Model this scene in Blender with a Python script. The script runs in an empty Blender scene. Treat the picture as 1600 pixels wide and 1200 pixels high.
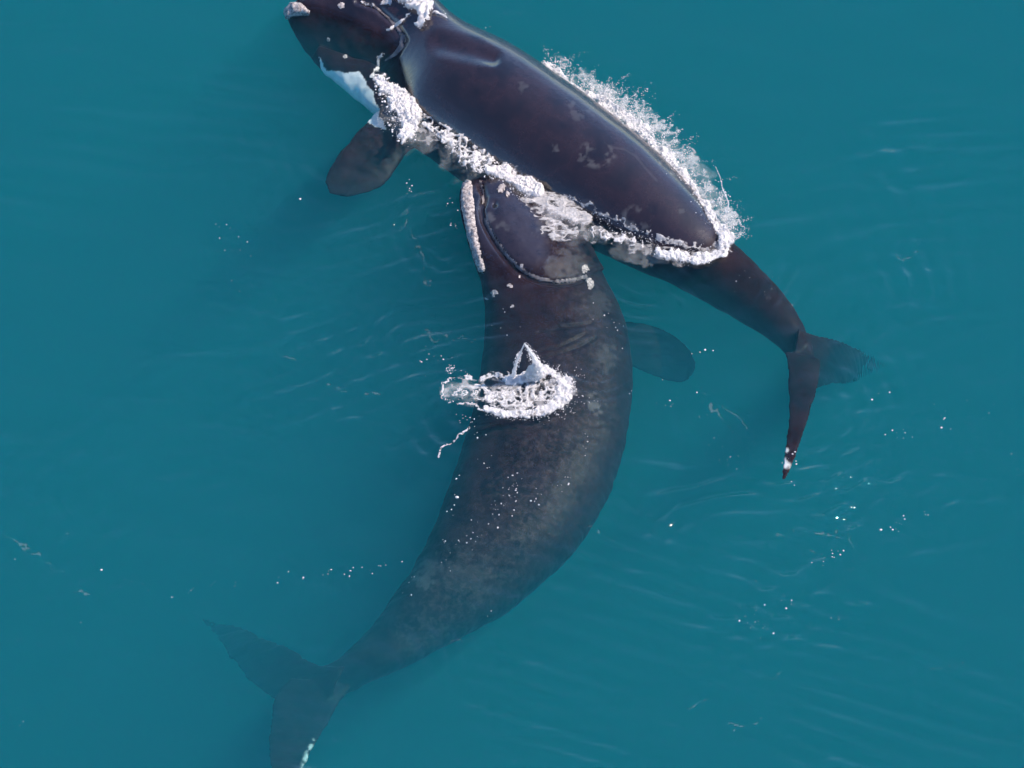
import bpy, bmesh, math, random
import numpy as np
from mathutils import Vector, Matrix

R = math.radians
scene = bpy.context.scene
random.seed(7)
rng = np.random.default_rng(11)

# ------------------------------------------------------------------ camera
TILT = R(39)            # off the vertical: seen from a circling aircraft
DIST = 140.0
SPAN = 21.6             # metres across the picture at the water
MPP = SPAN / 1600.0     # metres per photo pixel
FWD = np.array([0, math.sin(TILT), -math.cos(TILT)])
RIGHT = np.array([1.0, 0, 0])
UPI = np.array([0, math.cos(TILT), math.sin(TILT)])
CAM = -FWD * DIST
cam_data = bpy.data.cameras.new('camera')
cam = bpy.data.objects.new('camera', cam_data)
scene.collection.objects.link(cam)
cam.location = CAM.tolist()
cam.rotation_euler = (TILT, 0, 0)
cam_data.sensor_width = 36
cam_data.lens = 36 * DIST / SPAN
cam_data.clip_start = 1.0
cam_data.clip_end = 6000
scene.camera = cam

# ------------------------------------------------------------------ sky, sun, exposure
SUN_EL, SUN_AZ = R(45), R(74)      # azimuth from +Y towards +X
world = bpy.data.worlds.new('World')
scene.world = world
world.use_nodes = True
wn = world.node_tree
bg = wn.nodes['Background']
sky = wn.nodes.new('ShaderNodeTexSky')
sky.sky_type = 'NISHITA'
sky.sun_disc = False
sky.sun_elevation = SUN_EL
sky.sun_rotation = SUN_AZ
sky.altitude = 2500
sky.air_density = 1.15
sky.dust_density = 0.0
sky.ozone_density = 6.0
wn.links.new(sky.outputs[0], bg.inputs[0])
bg.inputs[1].default_value = 0.15
sun_data = bpy.data.lights.new('sun', 'SUN')
sun = bpy.data.objects.new('sun', sun_data)
scene.collection.objects.link(sun)
sdir = Vector((math.cos(SUN_EL) * math.sin(SUN_AZ), math.cos(SUN_EL) * math.cos(SUN_AZ), math.sin(SUN_EL)))
sun.rotation_euler = sdir.to_track_quat('Z', 'Y').to_euler()
sun.location = (sdir * 60)[:]
sun_data.energy = 4.3
sun_data.angle = R(0.53)
sun_data.color = (1.0, 0.905, 0.81)
scene.view_settings.view_transform = 'Standard'
scene.view_settings.look = 'None'
scene.view_settings.exposure = 0.68
scene.view_settings.gamma = 1.0
scene.render.engine = 'CYCLES'
cy = scene.cycles
cy.max_bounces = 5
cy.volume_bounces = 2
cy.diffuse_bounces = 4
cy.glossy_bounces = 2
cy.transparent_max_bounces = 12
cy.sample_clamp_indirect = 6
cy.use_denoising = True
cy.use_light_tree = False
cy.use_adaptive_sampling = True
cy.adaptive_threshold = 0.03
cy.adaptive_min_samples = 12
cy.caustics_reflective = False
cy.caustics_refractive = False

# ------------------------------------------------------------------ helpers
def ray(px, py):
    p = RIGHT * ((px - 800) * MPP) + UPI * ((600 - py) * MPP)
    d = p - CAM
    return d / np.linalg.norm(d)

def at(px, py, z=0.0):
    """point at height z that stands under this place of the picture"""
    d = ray(px, py)
    return CAM + d * ((z - CAM[2]) / d[2])

def to_px(P):
    """(n,3) world points -> (n,2) photo pixels"""
    q = P - CAM
    dep = q @ FWD
    return np.stack([800 + (q @ RIGHT) / dep * DIST / MPP, 600 - (q @ UPI) / dep * DIST / MPP], 1)

def link(o, parent=None):
    scene.collection.objects.link(o)
    if parent is not None:
        o.parent = parent
    return o

def tag(o, label=None, cat=None, group=None, kind=None):
    for k, v in (('label', label), ('category', cat), ('group', group), ('kind', kind)):
        if v:
            o[k] = v
    return o

def mesh_obj(name, verts, faces, mat, parent=None, smooth=True):
    me = bpy.data.meshes.new(name)
    faces = np.asarray(faces, dtype=np.int32)
    n, k = faces.shape
    me.vertices.add(len(verts))
    me.vertices.foreach_set('co', np.asarray(verts, dtype=np.float32).ravel())
    me.loops.add(n * k)
    me.loops.foreach_set('vertex_index', faces.ravel())
    me.polygons.add(n)
    me.polygons.foreach_set('loop_start', np.arange(0, n * k, k, dtype=np.int32))
    me.polygons.foreach_set('loop_total', np.full(n, k, dtype=np.int32))
    me.update(calc_edges=True)
    if smooth:
        me.polygons.foreach_set('use_smooth', np.ones(len(me.polygons), dtype=bool))
    me.materials.append(mat)
    return link(bpy.data.objects.new(name, me), parent)

def _hash(*a):
    h = np.zeros(np.broadcast(*a).shape, dtype=np.uint32)
    for i, v in enumerate(a):
        h = (h ^ (v.astype(np.int64).astype(np.uint32) * np.uint32([374761393, 668265263, 2147483647 ^ 77771][i]))).astype(np.uint32)
        h = (h * np.uint32(1274126177)).astype(np.uint32)
        h ^= h >> np.uint32(15)
    h = (h * np.uint32(2246822519)).astype(np.uint32)
    h ^= h >> np.uint32(13)
    return h.astype(np.float64) / 4294967295.0

def vnoise(*c):
    """value noise in 2 or 3 dimensions, 0..1"""
    i = [np.floor(v) for v in c]
    f = [v - j for v, j in zip(c, i)]
    f = [t * t * t * (t * (t * 6 - 15) + 10) for t in f]
    n = len(c)
    out = 0
    for b in range(1 << n):
        w, idx = 1, []
        for k in range(n):
            bit = (b >> k) & 1
            w = w * (f[k] if bit else 1 - f[k])
            idx.append(i[k] + bit)
        out = out + w * _hash(*idx)
    return out

def fbm(*c, octaves=4, seed=0.0, gain=.5):
    s, a, t = 0, 1.0, 0
    for o in range(octaves):
        s = s + a * vnoise(*[v * 2 ** o + seed + 17.3 * o for v in c])
        t += a
        a *= gain
    return s / t

def smooth01(x):
    x = np.clip(x, 0, 1)
    return x * x * (3 - 2 * x)

def seg_field(P, pts):
    """distance of points P (n,2) to a polyline of (x,y,r,...) and the interpolated r at the foot"""
    best = np.full(len(P), 1e9); rad = np.ones(len(P)); tt = np.zeros(len(P))
    pts = np.asarray(pts, float)
    nseg = max(len(pts) - 1, 1)
    for k in range(nseg):
        a, b = pts[k], pts[min(k + 1, len(pts) - 1)]
        d = b[:2] - a[:2]
        L = max(d @ d, 1e-9)
        t = np.clip(((P - a[:2]) @ d) / L, 0, 1)
        q = np.linalg.norm(P - (a[:2] + t[:, None] * d), axis=1)
        r = a[2] + (b[2] - a[2]) * t
        # compare relative to the radius so that wide places win
        m = q / r < best
        best[m] = (q / r)[m]; rad[m] = r[m]; tt[m] = ((k + t) / nseg)[m]
    return best, rad, tt

def in_poly(P, poly):
    x, y = P[:, 0], P[:, 1]
    c = np.zeros(len(P), bool)
    n = len(poly)
    for i in range(n):
        x1, y1 = poly[i]; x2, y2 = poly[(i + 1) % n]
        if y1 == y2:
            continue
        c ^= ((y1 > y) != (y2 > y)) & (x < (x2 - x1) * (y - y1) / (y2 - y1) + x1)
    return c

def catmull(rows, n):
    rows = np.asarray(rows, float)
    m = len(rows)
    d = np.concatenate([[0], np.cumsum(np.linalg.norm(np.diff(rows[:, :4], axis=0), axis=1))])
    u = np.linspace(0, d[-1], n)
    out = []
    # monotone-ish cubic by chord length
    tang = np.zeros_like(rows)
    for i in range(m):
        a, b = max(i - 1, 0), min(i + 1, m - 1)
        tang[i] = (rows[b] - rows[a]) / max(d[b] - d[a], 1e-6)
    for v in u:
        i = min(np.searchsorted(d, v, side='right') - 1, m - 2)
        h = d[i + 1] - d[i]
        t = (v - d[i]) / h
        h00 = 2 * t ** 3 - 3 * t ** 2 + 1; h10 = t ** 3 - 2 * t ** 2 + t
        h01 = -2 * t ** 3 + 3 * t ** 2; h11 = t ** 3 - t ** 2
        out.append(h00 * rows[i] + h10 * h * tang[i] + h01 * rows[i + 1] + h11 * h * tang[i + 1])
    return np.array(out)

# ------------------------------------------------------------------ materials
def new_mat(name):
    m = bpy.data.materials.new(name)
    m.use_nodes = True
    return m, m.node_tree.nodes, m.node_tree.links

def ramp(N, stops):
    r = N.new('ShaderNodeValToRGB')
    els = r.color_ramp.elements
    while len(els) < len(stops):
        els.new(0.5)
    for e, (p, c) in zip(els, stops):
        e.position = p
        e.color = (*c, 1)
    return r

def water_material():
    m, N, L = new_mat('sea_water')
    N.remove(N['Principled BSDF'])
    out = N['Material Output']
    tc = N.new('ShaderNodeNewGeometry')
    gl = N.new('ShaderNodeBsdfGlossy'); gl.inputs['Roughness'].default_value = .04
    tr = N.new('ShaderNodeBsdfTransparent')
    fr = N.new('ShaderNodeFresnel')
    # the same weak mirror from both sides, as rays run straight through
    mi = N.new('ShaderNodeMapRange'); mi.inputs[3].default_value = 1.33; mi.inputs[4].default_value = 1 / 1.33
    L.new(tc.outputs['Backfacing'], mi.inputs[0]); L.new(mi.outputs[0], fr.inputs['IOR'])
    mx = N.new('ShaderNodeMixShader')
    L.new(fr.outputs[0], mx.inputs[0]); L.new(tr.outputs[0], mx.inputs[1]); L.new(gl.outputs[0], mx.inputs[2])
    L.new(mx.outputs[0], out.inputs['Surface'])
    # even, closed volume: what the sea scatters and what it swallows, per metre
    sc = N.new('ShaderNodeVolumeScatter'); ab = N.new('ShaderNodeVolumeAbsorption'); ad = N.new('ShaderNodeAddShader')
    sig_s = (0.007, 0.065, 0.087)
    sig_a = (0.29, 0.100, 0.100)
    sc.inputs['Color'].default_value = (*sig_s, 1); sc.inputs['Density'].default_value = 1.0
    sc.inputs['Anisotropy'].default_value = 0.0
    ab.inputs['Color'].default_value = (1 - sig_a[0], 1 - sig_a[1], 1 - sig_a[2], 1); ab.inputs['Density'].default_value = 1.0
    L.new(sc.outputs[0], ad.inputs[0]); L.new(ab.outputs[0], ad.inputs[1])
    L.new(ad.outputs[0], out.inputs['Volume'])
    return m

def skin_material(name, dark, mid, light, mottling, scale=1.0, fine=4.5):
    m, N, L = new_mat(name)
    p = N['Principled BSDF']
    tc = N.new('ShaderNodeTexCoord')
    n1 = N.new('ShaderNodeTexNoise'); n1.inputs['Scale'].default_value = .9 * scale; n1.inputs['Detail'].default_value = 7
    n1.inputs['Roughness'].default_value = .62
    L.new(tc.outputs['Object'], n1.inputs['Vector'])
    r1 = ramp(N, [(.36, dark), (.5, mid), (.66, dark), (.8, mid)])
    L.new(n1.outputs['Fac'], r1.inputs[0])
    n2 = N.new('ShaderNodeTexNoise'); n2.inputs['Scale'].default_value = fine * scale; n2.inputs['Detail'].default_value = 8
    n2.inputs['Roughness'].default_value = .7; n2.inputs['Distortion'].default_value = .6
    L.new(tc.outputs['Object'], n2.inputs['Vector'])
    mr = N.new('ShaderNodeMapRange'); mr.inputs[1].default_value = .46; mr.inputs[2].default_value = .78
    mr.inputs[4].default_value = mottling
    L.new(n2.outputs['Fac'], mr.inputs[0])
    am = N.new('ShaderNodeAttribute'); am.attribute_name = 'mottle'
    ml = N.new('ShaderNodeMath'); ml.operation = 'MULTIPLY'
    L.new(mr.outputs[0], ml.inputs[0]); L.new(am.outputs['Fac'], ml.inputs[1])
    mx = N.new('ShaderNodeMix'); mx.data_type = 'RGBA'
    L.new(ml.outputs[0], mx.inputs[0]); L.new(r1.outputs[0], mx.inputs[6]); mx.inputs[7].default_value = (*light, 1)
    # pigment that belongs to the skin: white chin patch, scars
    at_ = N.new('ShaderNodeAttribute'); at_.attribute_name = 'pale'
    n3 = N.new('ShaderNodeTexNoise'); n3.inputs['Scale'].default_value = 9; n3.inputs['Detail'].default_value = 5
    L.new(tc.outputs['Object'], n3.inputs['Vector'])
    mm = N.new('ShaderNodeMath'); mm.operation = 'MULTIPLY_ADD'
    mm.inputs[1].default_value = .5; mm.inputs[2].default_value = .75
    L.new(n3.outputs['Fac'], mm.inputs[0])
    mu = N.new('ShaderNodeMath'); mu.operation = 'MULTIPLY'; mu.use_clamp = True
    L.new(mm.outputs[0], mu.inputs[0]); L.new(at_.outputs['Fac'], mu.inputs[1])
    mx2 = N.new('ShaderNodeMix'); mx2.data_type = 'RGBA'
    L.new(mu.outputs[0], mx2.inputs[0]); L.new(mx.outputs[2], mx2.inputs[6]); mx2.inputs[7].default_value = (.72, .72, .70, 1)
    L.new(mx2.outputs[2], p.inputs['Base Color'])
    # wet gloss in air; under water skin and sea have nearly the same refractive index
    ge = N.new('ShaderNodeNewGeometry'); sx = N.new('ShaderNodeSeparateXYZ')
    L.new(ge.outputs['Position'], sx.inputs[0])
    mz = N.new('ShaderNodeMapRange'); mz.inputs[1].default_value = -.03; mz.inputs[2].default_value = .05
    mz.inputs[3].default_value = .05; mz.inputs[4].default_value = .15
    L.new(sx.outputs[2], mz.inputs[0])
    L.new(mz.outputs[0], p.inputs['Specular IOR Level'])
    mc = N.new('ShaderNodeMapRange'); mc.inputs[1].default_value = -.02; mc.inputs[2].default_value = .06
    L.new(sx.outputs[2], mc.inputs[0]); L.new(mc.outputs[0], p.inputs['Coat Weight'])
    p.inputs['Coat Roughness'].default_value = .13; p.inputs['Coat IOR'].default_value = 1.72
    rr = N.new('ShaderNodeMapRange'); rr.inputs[1].default_value = .3; rr.inputs[2].default_value = .7
    rr.inputs[3].default_value = .36; rr.inputs[4].default_value = .5
    L.new(n1.outputs['Fac'], rr.inputs[0]); L.new(rr.outputs[0], p.inputs['Roughness'])
    b = N.new('ShaderNodeBump'); b.inputs['Strength'].default_value = .35; b.inputs['Distance'].default_value = .02
    mpn = N.new('ShaderNodeMapping'); mpn.inputs['Rotation'].default_value = (0, 0, R(32)); mpn.inputs['Scale'].default_value = (2.2, 14, 6)
    L.new(tc.outputs['Object'], mpn.inputs['Vector'])
    n4 = N.new('ShaderNodeTexNoise'); n4.inputs['Scale'].default_value = 1.0; n4.inputs['Detail'].default_value = 5
    L.new(mpn.outputs[0], n4.inputs['Vector'])
    b2 = N.new('ShaderNodeBump'); b2.inputs['Strength'].default_value = .22; b2.inputs['Distance'].default_value = .012
    L.new(n4.outputs['Fac'], b2.inputs['Height'])
    L.new(n2.outputs['Fac'], b.inputs['Height']); L.new(b2.outputs[0], b.inputs['Normal']); L.new(b.outputs[0], p.inputs['Normal'])
    return m

def rough_material(name, c1, c2, scale=14, rough=.8, bump=.6, dist=.02):
    m, N, L = new_mat(name)
    p = N['Principled BSDF']
    tc = N.new('ShaderNodeTexCoord')
    n = N.new('ShaderNodeTexNoise'); n.inputs['Scale'].default_value = scale; n.inputs['Detail'].default_value = 6
    n.inputs['Roughness'].default_value = .65
    L.new(tc.outputs['Object'], n.inputs['Vector'])
    r = ramp(N, [(.35, c1), (.62, c2)])
    L.new(n.outputs['Fac'], r.inputs[0]); L.new(r.outputs[0], p.inputs['Base Color'])
    p.inputs['Roughness'].default_value = rough
    b = N.new('ShaderNodeBump'); b.inputs['Strength'].default_value = bump; b.inputs['Distance'].default_value = dist
    L.new(n.outputs['Fac'], b.inputs['Height']); L.new(b.outputs[0], p.inputs['Normal'])
    return m

def foam_material(name, clear):
    """clear = how much of a thin film of bubbles one sees through"""
    m, N, L = new_mat(name)
    out = N['Material Output']
    p = N['Principled BSDF']
    p.inputs['Base Color'].default_value = (.97, .91, .885, 1)
    p.inputs['Roughness'].default_value = .45
    tl = N.new('ShaderNodeBsdfTranslucent'); tl.inputs['Color'].default_value = (.95, .92, .91, 1)
    mx = N.new('ShaderNodeMixShader'); mx.inputs[0].default_value = .45
    L.new(p.outputs[0], mx.inputs[1]); L.new(tl.outputs[0], mx.inputs[2])
    # thin places let one see through
    at_ = N.new('ShaderNodeAttribute'); at_.attribute_name = 'body'
    mu = N.new('ShaderNodeMath'); mu.operation = 'MULTIPLY'; mu.use_clamp = True; mu.inputs[1].default_value = 1 - clear
    L.new(at_.outputs['Fac'], mu.inputs[0])
    tr = N.new('ShaderNodeBsdfTransparent'); m2 = N.new('ShaderNodeMixShader')
    L.new(mu.outputs[0], m2.inputs[0]); L.new(tr.outputs[0], m2.inputs[1]); L.new(mx.outputs[0], m2.inputs[2])
    L.new(m2.outputs[0], out.inputs['Surface'])
    return m

M_WATER = water_material()
M_SKIN_A = skin_material('whale_skin_smooth', (.0070, .0040, .0068), (.0200, .0088, .0115), (.029, .018, .022), .35)
M_SKIN_B = skin_material('whale_skin_mottled', (.0065, .0045, .0090), (.020, .0120, .017), (.115, .088, .086), .8, 1.0, 8.0)  # dark tones navy, light tone raised for the sunlit flank
M_CALLUS = rough_material('callosity_crust', (.10, .08, .085), (.58, .50, .46), 17)
M_LIP = rough_material('lip_skin', (.04, .032, .035), (.20, .17, .17), 6, .5, .3)
M_EYE = rough_material('eye_skin', (.006, .005, .006), (.012, .01, .01), 8, .2, .1)
M_FOAM = foam_material('white_foam', 0)
M_FILM = foam_material('thin_foam', .90)
M_LACE = foam_material('broken_foam', .35)

# ------------------------------------------------------------------ the sea
def ripple(x, y):
    """height of the water, metres"""
    x = np.asarray(x, float); y = np.asarray(y, float)
    sh = x.shape
    x = x.ravel(); y = y.ravel()
    h = 0.012 * np.sin(2 * np.pi * (0.25 * x + 0.62 * y) + 1.3 * np.sin(.35 * x))
    h += 0.006 * np.sin(2 * np.pi * (-0.18 * x + 0.95 * y) + 2 * np.sin(.27 * x + .2 * y))
    u, v = x * .995 + y * .1, y * .995 - x * .1
    h += 0.055 * (fbm(u * .5, v * 1.1, octaves=5, seed=3.1, gain=.46) - .5)
    calm = .25 + 1.2 * smooth01(fbm(x * .16, y * .22, octaves=2, seed=8.8) * 2.2 - .6)
    h += 0.046 * calm * (fbm(u * 1.6, v * 5.0, octaves=3, seed=5.1, gain=.55) - .5)
    # trains of small waves spreading from the animals
    for (dx, dy, lam, amp, px, py, rad) in TRAINS:
        c = at(px, py)
        d2 = ((x - c[0]) ** 2 + (y - c[1]) ** 2) / rad ** 2
        k = np.nonzero(d2 < 1)[0]
        if len(k) == 0:
            continue
        X, Y = x[k], y[k]
        w = smooth01((1 - d2[k]) * 1.6) * smooth01(fbm(X * .45 + px, Y * .45, octaves=2) * 2.4 - .7)
        ph = 1.1 * fbm(X * .28 + py, Y * .28, octaves=2)
        h[k] += 1.15 * amp * w * np.sin(2 * np.pi * ((X * dx + Y * dy) / lam + ph))
    for (px, py, lam, amp, r0, r1, a0, a1) in RINGS:
        c = at(px, py)
        r = np.hypot(x - c[0], y - c[1])
        k = np.nonzero((r > r0) & (r < r1))[0]
        if len(k) == 0:
            continue
        X, Y, r = x[k], y[k], r[k]
        th = np.degrees(np.arctan2(Y - c[1], X - c[0])) % 360
        span = (a1 - a0) % 360
        if span > 350:
            w = 1.0
        else:
            t2 = (th - a0) % 360
            w = smooth01(t2 / 25) * smooth01((span - t2) / 25)
        w = w * smooth01((r - r0) / .5) * smooth01((r1 - r) / (r1 - r0) * 2)
        w = w * (.2 + 1.5 * smooth01(vnoise(X * .7 + px, Y * .7) * 1.6 - .4))
        ph = 1.6 * vnoise(X * .5 + 9, Y * .5 + py)
        h[k] += 2.3 * amp * w * np.sin(2 * np.pi * (r / lam + ph))
    return h.reshape(sh)

# direction, wavelength, amplitude, centre px, radius
TRAINS = [
    (.42, .91, .55, .020, 1420, 1060, 5.5), (.30, .95, .42, .013, 1200, 1120, 4.5), (-.25, .97, .70, .018, 1330, 400, 5.0), (-.10, .99, .45, .012, 1450, 300, 4.0),
    (.38, .92, .50, .016, 960, 1000, 4.5), (-.45, .89, .42, .016, 600, 560, 3.5), (-.25, .97, .34, .014, 690, 520, 1.8), (-.50, .86, .60, .014, 120, 860, 4.5),
    (.10, .99, .55, .012, 250, 250, 5.0), (.20, .98, .40, .010, 330, 1120, 4.0), (.75, .66, .30, .016, 1010, 430, 1.4), (-.2, .98, .5, .012, 1500, 700, 4.0), (-.35, .94, .38, .012, 620, 400, 2.4),
]
# centre px, wavelength, amplitude, inner and outer radius, sector in degrees
RINGS = [
    (800, 620, .46, .012, 1.0, 5.0, 120, 240),
    (1080, 420, .60, .012, 1.2, 7.0, 310, 60),
    (900, 520, .75, .014, 3.5, 11.0, 270, 350),
    (1000, 430, .34, .012, .3, 2.6, 200, 300),
    (560, 220, .55, .005, .8, 4.0, 150, 280),
    (480, 1080, .50, .008, 1.0, 5.0, 250, 60),
    (1240, 640, .40, .008, .4, 3.5, 0, 359),
    (930, 560, .26, .012, .1, 1.6, 0, 359),
    (720, 360, .30, .010, .2, 2.0, 120, 260),
]

def build_water():
    step = 0.045
    xs = np.arange(-14.0, 14.0 + 1e-6, step)
    ys = np.arange(-14.0, 14.5 + 1e-6, step)
    far = np.array([40., 100., 250., 600., 1500.])
    xs = np.concatenate([-far[::-1], xs, far]); ys = np.concatenate([-far[::-1], ys, far])
    X, Y = np.meshgrid(xs, ys)
    edge = smooth01((14 - np.maximum(np.abs(X), np.abs(Y - .25))) / 2)
    Z = np.where(edge > 0, ripple(np.clip(X, -14, 14), np.clip(Y, -14, 14.5)) * edge, 0)
    ny, nx = X.shape
    V = np.stack([X.ravel(), Y.ravel(), Z.ravel()], 1)
    idx = np.arange(nx * ny).reshape(ny, nx)
    F = np.stack([idx[:-1, :-1].ravel(), idx[:-1, 1:].ravel(), idx[1:, 1:].ravel(), idx[1:, :-1].ravel()], 1)
    # closed body of water: bottom and sides
    B = []
    base = len(V)
    cor = [(xs[0], ys[0]), (xs[-1], ys[0]), (xs[-1], ys[-1]), (xs[0], ys[-1])]
    V = np.vstack([V, [(a, b, -30.0) for a, b in cor]])
    o = mesh_tri_quads(V, F, idx, base)
    return o

def mesh_tri_quads(V, F, idx, base):
    me = bpy.data.meshes.new('sea')
    polys = [list(idx[0, ::-1]) + [base, base + 1],
             list(idx[::-1, -1]) + [base + 1, base + 2],
             list(idx[-1, :]) + [base + 2, base + 3],
             list(idx[:, 0]) + [base + 3, base],
             [base + 3, base + 2, base + 1, base]]
    n = len(F)
    loops = np.concatenate([F.ravel()] + [np.array(p) for p in polys]).astype(np.int32)
    tot = np.concatenate([np.full(n, 4), [len(p) for p in polys]]).astype(np.int32)
    st = np.concatenate([[0], np.cumsum(tot)[:-1]]).astype(np.int32)
    me.vertices.add(len(V)); me.vertices.foreach_set('co', V.astype(np.float32).ravel())
    me.loops.add(len(loops)); me.loops.foreach_set('vertex_index', loops)
    me.polygons.add(len(tot)); me.polygons.foreach_set('loop_start', st); me.polygons.foreach_set('loop_total', tot)
    me.update(calc_edges=True)
    sm = np.ones(len(tot), bool); sm[n:] = False
    me.polygons.foreach_set('use_smooth', sm)
    me.materials.append(M_WATER)
    return link(bpy.data.objects.new('sea_water', me))

sea = build_water()
tag(sea, 'calm teal sea water rippling round the two whales', 'sea', kind='structure')

# ------------------------------------------------------------------ whales
def tube(bm, rows, n=90, seg=40, power=2.0, flat=None):
    """rows: Lx, Ly, Rx, Ry (photo pixels), z of the upper face, thickness ratio, dz between the edges.
    A body of elliptic sections laid out along the animal, capped at both ends."""
    rings = []
    S = catmull(rows, n)
    for (lx, ly, rx, ry, zt, th, dz) in S:
        w2 = .5 * math.hypot(rx - lx, ry - ly) * MPP
        b = max(w2 * th, .02)
        zc = zt - b
        C = at((lx + rx) / 2, (ly + ry) / 2, zc)
        # width across the line of sight; dz leans the section so that its L edge stands higher
        e1 = RIGHT * ((rx - lx) * MPP / 2) + UPI * (-(ry - ly) * MPP / 2) + FWD * (dz * .5 / math.cos(TILT))
        e2 = -FWD - e1 * (np.dot(-FWD, e1) / max(np.dot(e1, e1), 1e-9))
        e2 = e2 / np.linalg.norm(e2) * b
        a = np.linspace(0, 2 * np.pi, seg, endpoint=False)
        ca, sa = np.cos(a), np.sin(a)
        ca = np.sign(ca) * np.abs(ca) ** (2 / power); sa = np.sign(sa) * np.abs(sa) ** (2 / power)
        rings.append(C + ca[:, None] * e1 + sa[:, None] * e2)
    vs = [[bm.verts.new(p) for p in r] for r in rings]
    for i in range(len(vs) - 1):
        for j in range(seg):
            k = (j + 1) % seg
            bm.faces.new((vs[i][j], vs[i][k], vs[i + 1][k], vs[i + 1][j]))
    bm.faces.new(vs[0][::-1]); bm.faces.new(vs[-1])

class Whale:
    def __init__(self, tubes, mat, label, shape=None, voxel=.032):
        bm = bmesh.new()
        for t in tubes:
            b2 = bmesh.new()
            tube(b2, **t)
            bmesh.ops.recalc_face_normals(b2, faces=b2.faces)
            me = bpy.data.meshes.new('t'); b2.to_mesh(me); b2.free()
            bm.from_mesh(me); bpy.data.meshes.remove(me)
        me = bpy.data.meshes.new('t'); bm.to_mesh(me); bm.free()
        tmp = link(bpy.data.objects.new('tmp', me))
        md = tmp.modifiers.new('r', 'REMESH'); md.mode = 'VOXEL'; md.voxel_size = voxel
        sm = tmp.modifiers.new('s', 'SMOOTH'); sm.factor = .5; sm.iterations = 12
        dg = bpy.context.evaluated_depsgraph_get()
        body = bpy.data.meshes.new_from_object(tmp.evaluated_get(dg))
        bpy.data.objects.remove(tmp); bpy.data.meshes.remove(me)
        body.name = 'whale'
        body.materials.clear(); body.materials.append(mat)
        self.me = body
        self.read()
        if shape:
            self.co += self.no * shape(self)[:, None]
            body.vertices.foreach_set('co', self.co.astype(np.float32).ravel()); body.update()
            self.read()
        c = self.co
        deep = smooth01((-.05 - c[:, 2]) / .4)  # submerged outlines modelled wavy to show light bent by the ripples
        refract_wobble = np.stack([fbm(c[:, 0] * .9 + 3, c[:, 1] * 3.2, octaves=3, seed=k) - .5 for k in (11., 31.)] + [np.zeros(len(c))], 1)
        far_down = np.clip(-c[:, 2] - .6, 0, 1.6)
        refract_wobble2 = np.stack([fbm(c[:, 0] * 1.6 + 3, c[:, 1] * 6.5, octaves=3, seed=k) - .5 for k in (51., 71.)] + [np.zeros(len(c))], 1)
        self.co = c + refract_wobble * (deep * .045)[:, None] + refract_wobble2 * (far_down * .05)[:, None]
        body.vertices.foreach_set('co', self.co.astype(np.float32).ravel()); body.update()
        self.read()
        body.polygons.foreach_set('use_smooth', np.ones(len(body.polygons), bool))
        q = np.empty(len(body.polygons) * 4, np.int32)
        body.loops.foreach_get('vertex_index', q)
        self.quads = q.reshape(-1, 4)
        self.pale = np.zeros(len(self.co)); self.mottle = np.full(len(self.co), .4)
        self.obj = link(bpy.data.objects.new('right_whale', body))
        # origin at the animal's middle so that it can be moved as one thing
        tag(self.obj, label, 'whale', 'right whales at the surface')
    def read(self):
        n = len(self.me.vertices)
        a = np.empty(n * 3, np.float32); self.me.vertices.foreach_get('co', a); self.co = a.reshape(-1, 3).astype(float)
        b = np.empty(n * 3, np.float32); self.me.vertex_normals.foreach_get('vector', b); self.no = b.reshape(-1, 3).astype(float)
        self.px = to_px(self.co)
        self.face = self.no @ -FWD
    def paint(self, val):
        self.pale = np.maximum(self.pale, np.where(self.face > .05, val, 0))
    def finish(self):
        at_ = self.me.attributes.new('pale', 'FLOAT', 'POINT')
        at_.data.foreach_set('value', self.pale.astype(np.float32))
        at_ = self.me.attributes.new('mottle', 'FLOAT', 'POINT')
        at_.data.foreach_set('value', self.mottle.astype(np.float32))
    def patch(self, name, mask, height, mat, lump=14.0, label=None, power=1.0, facing=.0):
        """raised growth that follows the skin; mask 0..1 per vertex"""
        m = np.where(self.face > facing, mask, 0)
        sel = m > .02
        f = self.quads[np.all(sel[self.quads], axis=1)]
        if len(f) == 0:
            print('empty patch', name, label); return None
        # one connected growth: keep the largest piece
        used, inv = np.unique(f.ravel(), return_inverse=True)
        q = inv.reshape(-1, 4)
        lab = np.arange(len(used))
        while True:
            mn = lab[q].min(axis=1)
            new = lab.copy()
            for k in range(4):
                np.minimum.at(new, q[:, k], mn)
            if np.array_equal(new, lab):
                break
            lab = new
        big = np.bincount(lab[q[:, 0]]).argmax()
        f = f[lab[q[:, 0]] == big]
        used, inv = np.unique(f.ravel(), return_inverse=True)
        c = self.co[used]
        nz = fbm(c[:, 0] * lump, c[:, 1] * lump, c[:, 2] * lump, octaves=3)
        h = height * (smooth01(m[used] * 1.6) * (.35 + 1.3 * np.clip(nz - .2, 0, 1)) ** power) - .006
        V = c + self.no[used] * h[:, None]
        o = mesh_obj(name, V, inv.reshape(-1, 4), mat, self.obj)
        if label:
            o['label'] = label
        return o
    def stroke(self, pts):
        d, r, t = seg_field(self.px, pts)
        return np.clip(1 - d, 0, 1)

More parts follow.
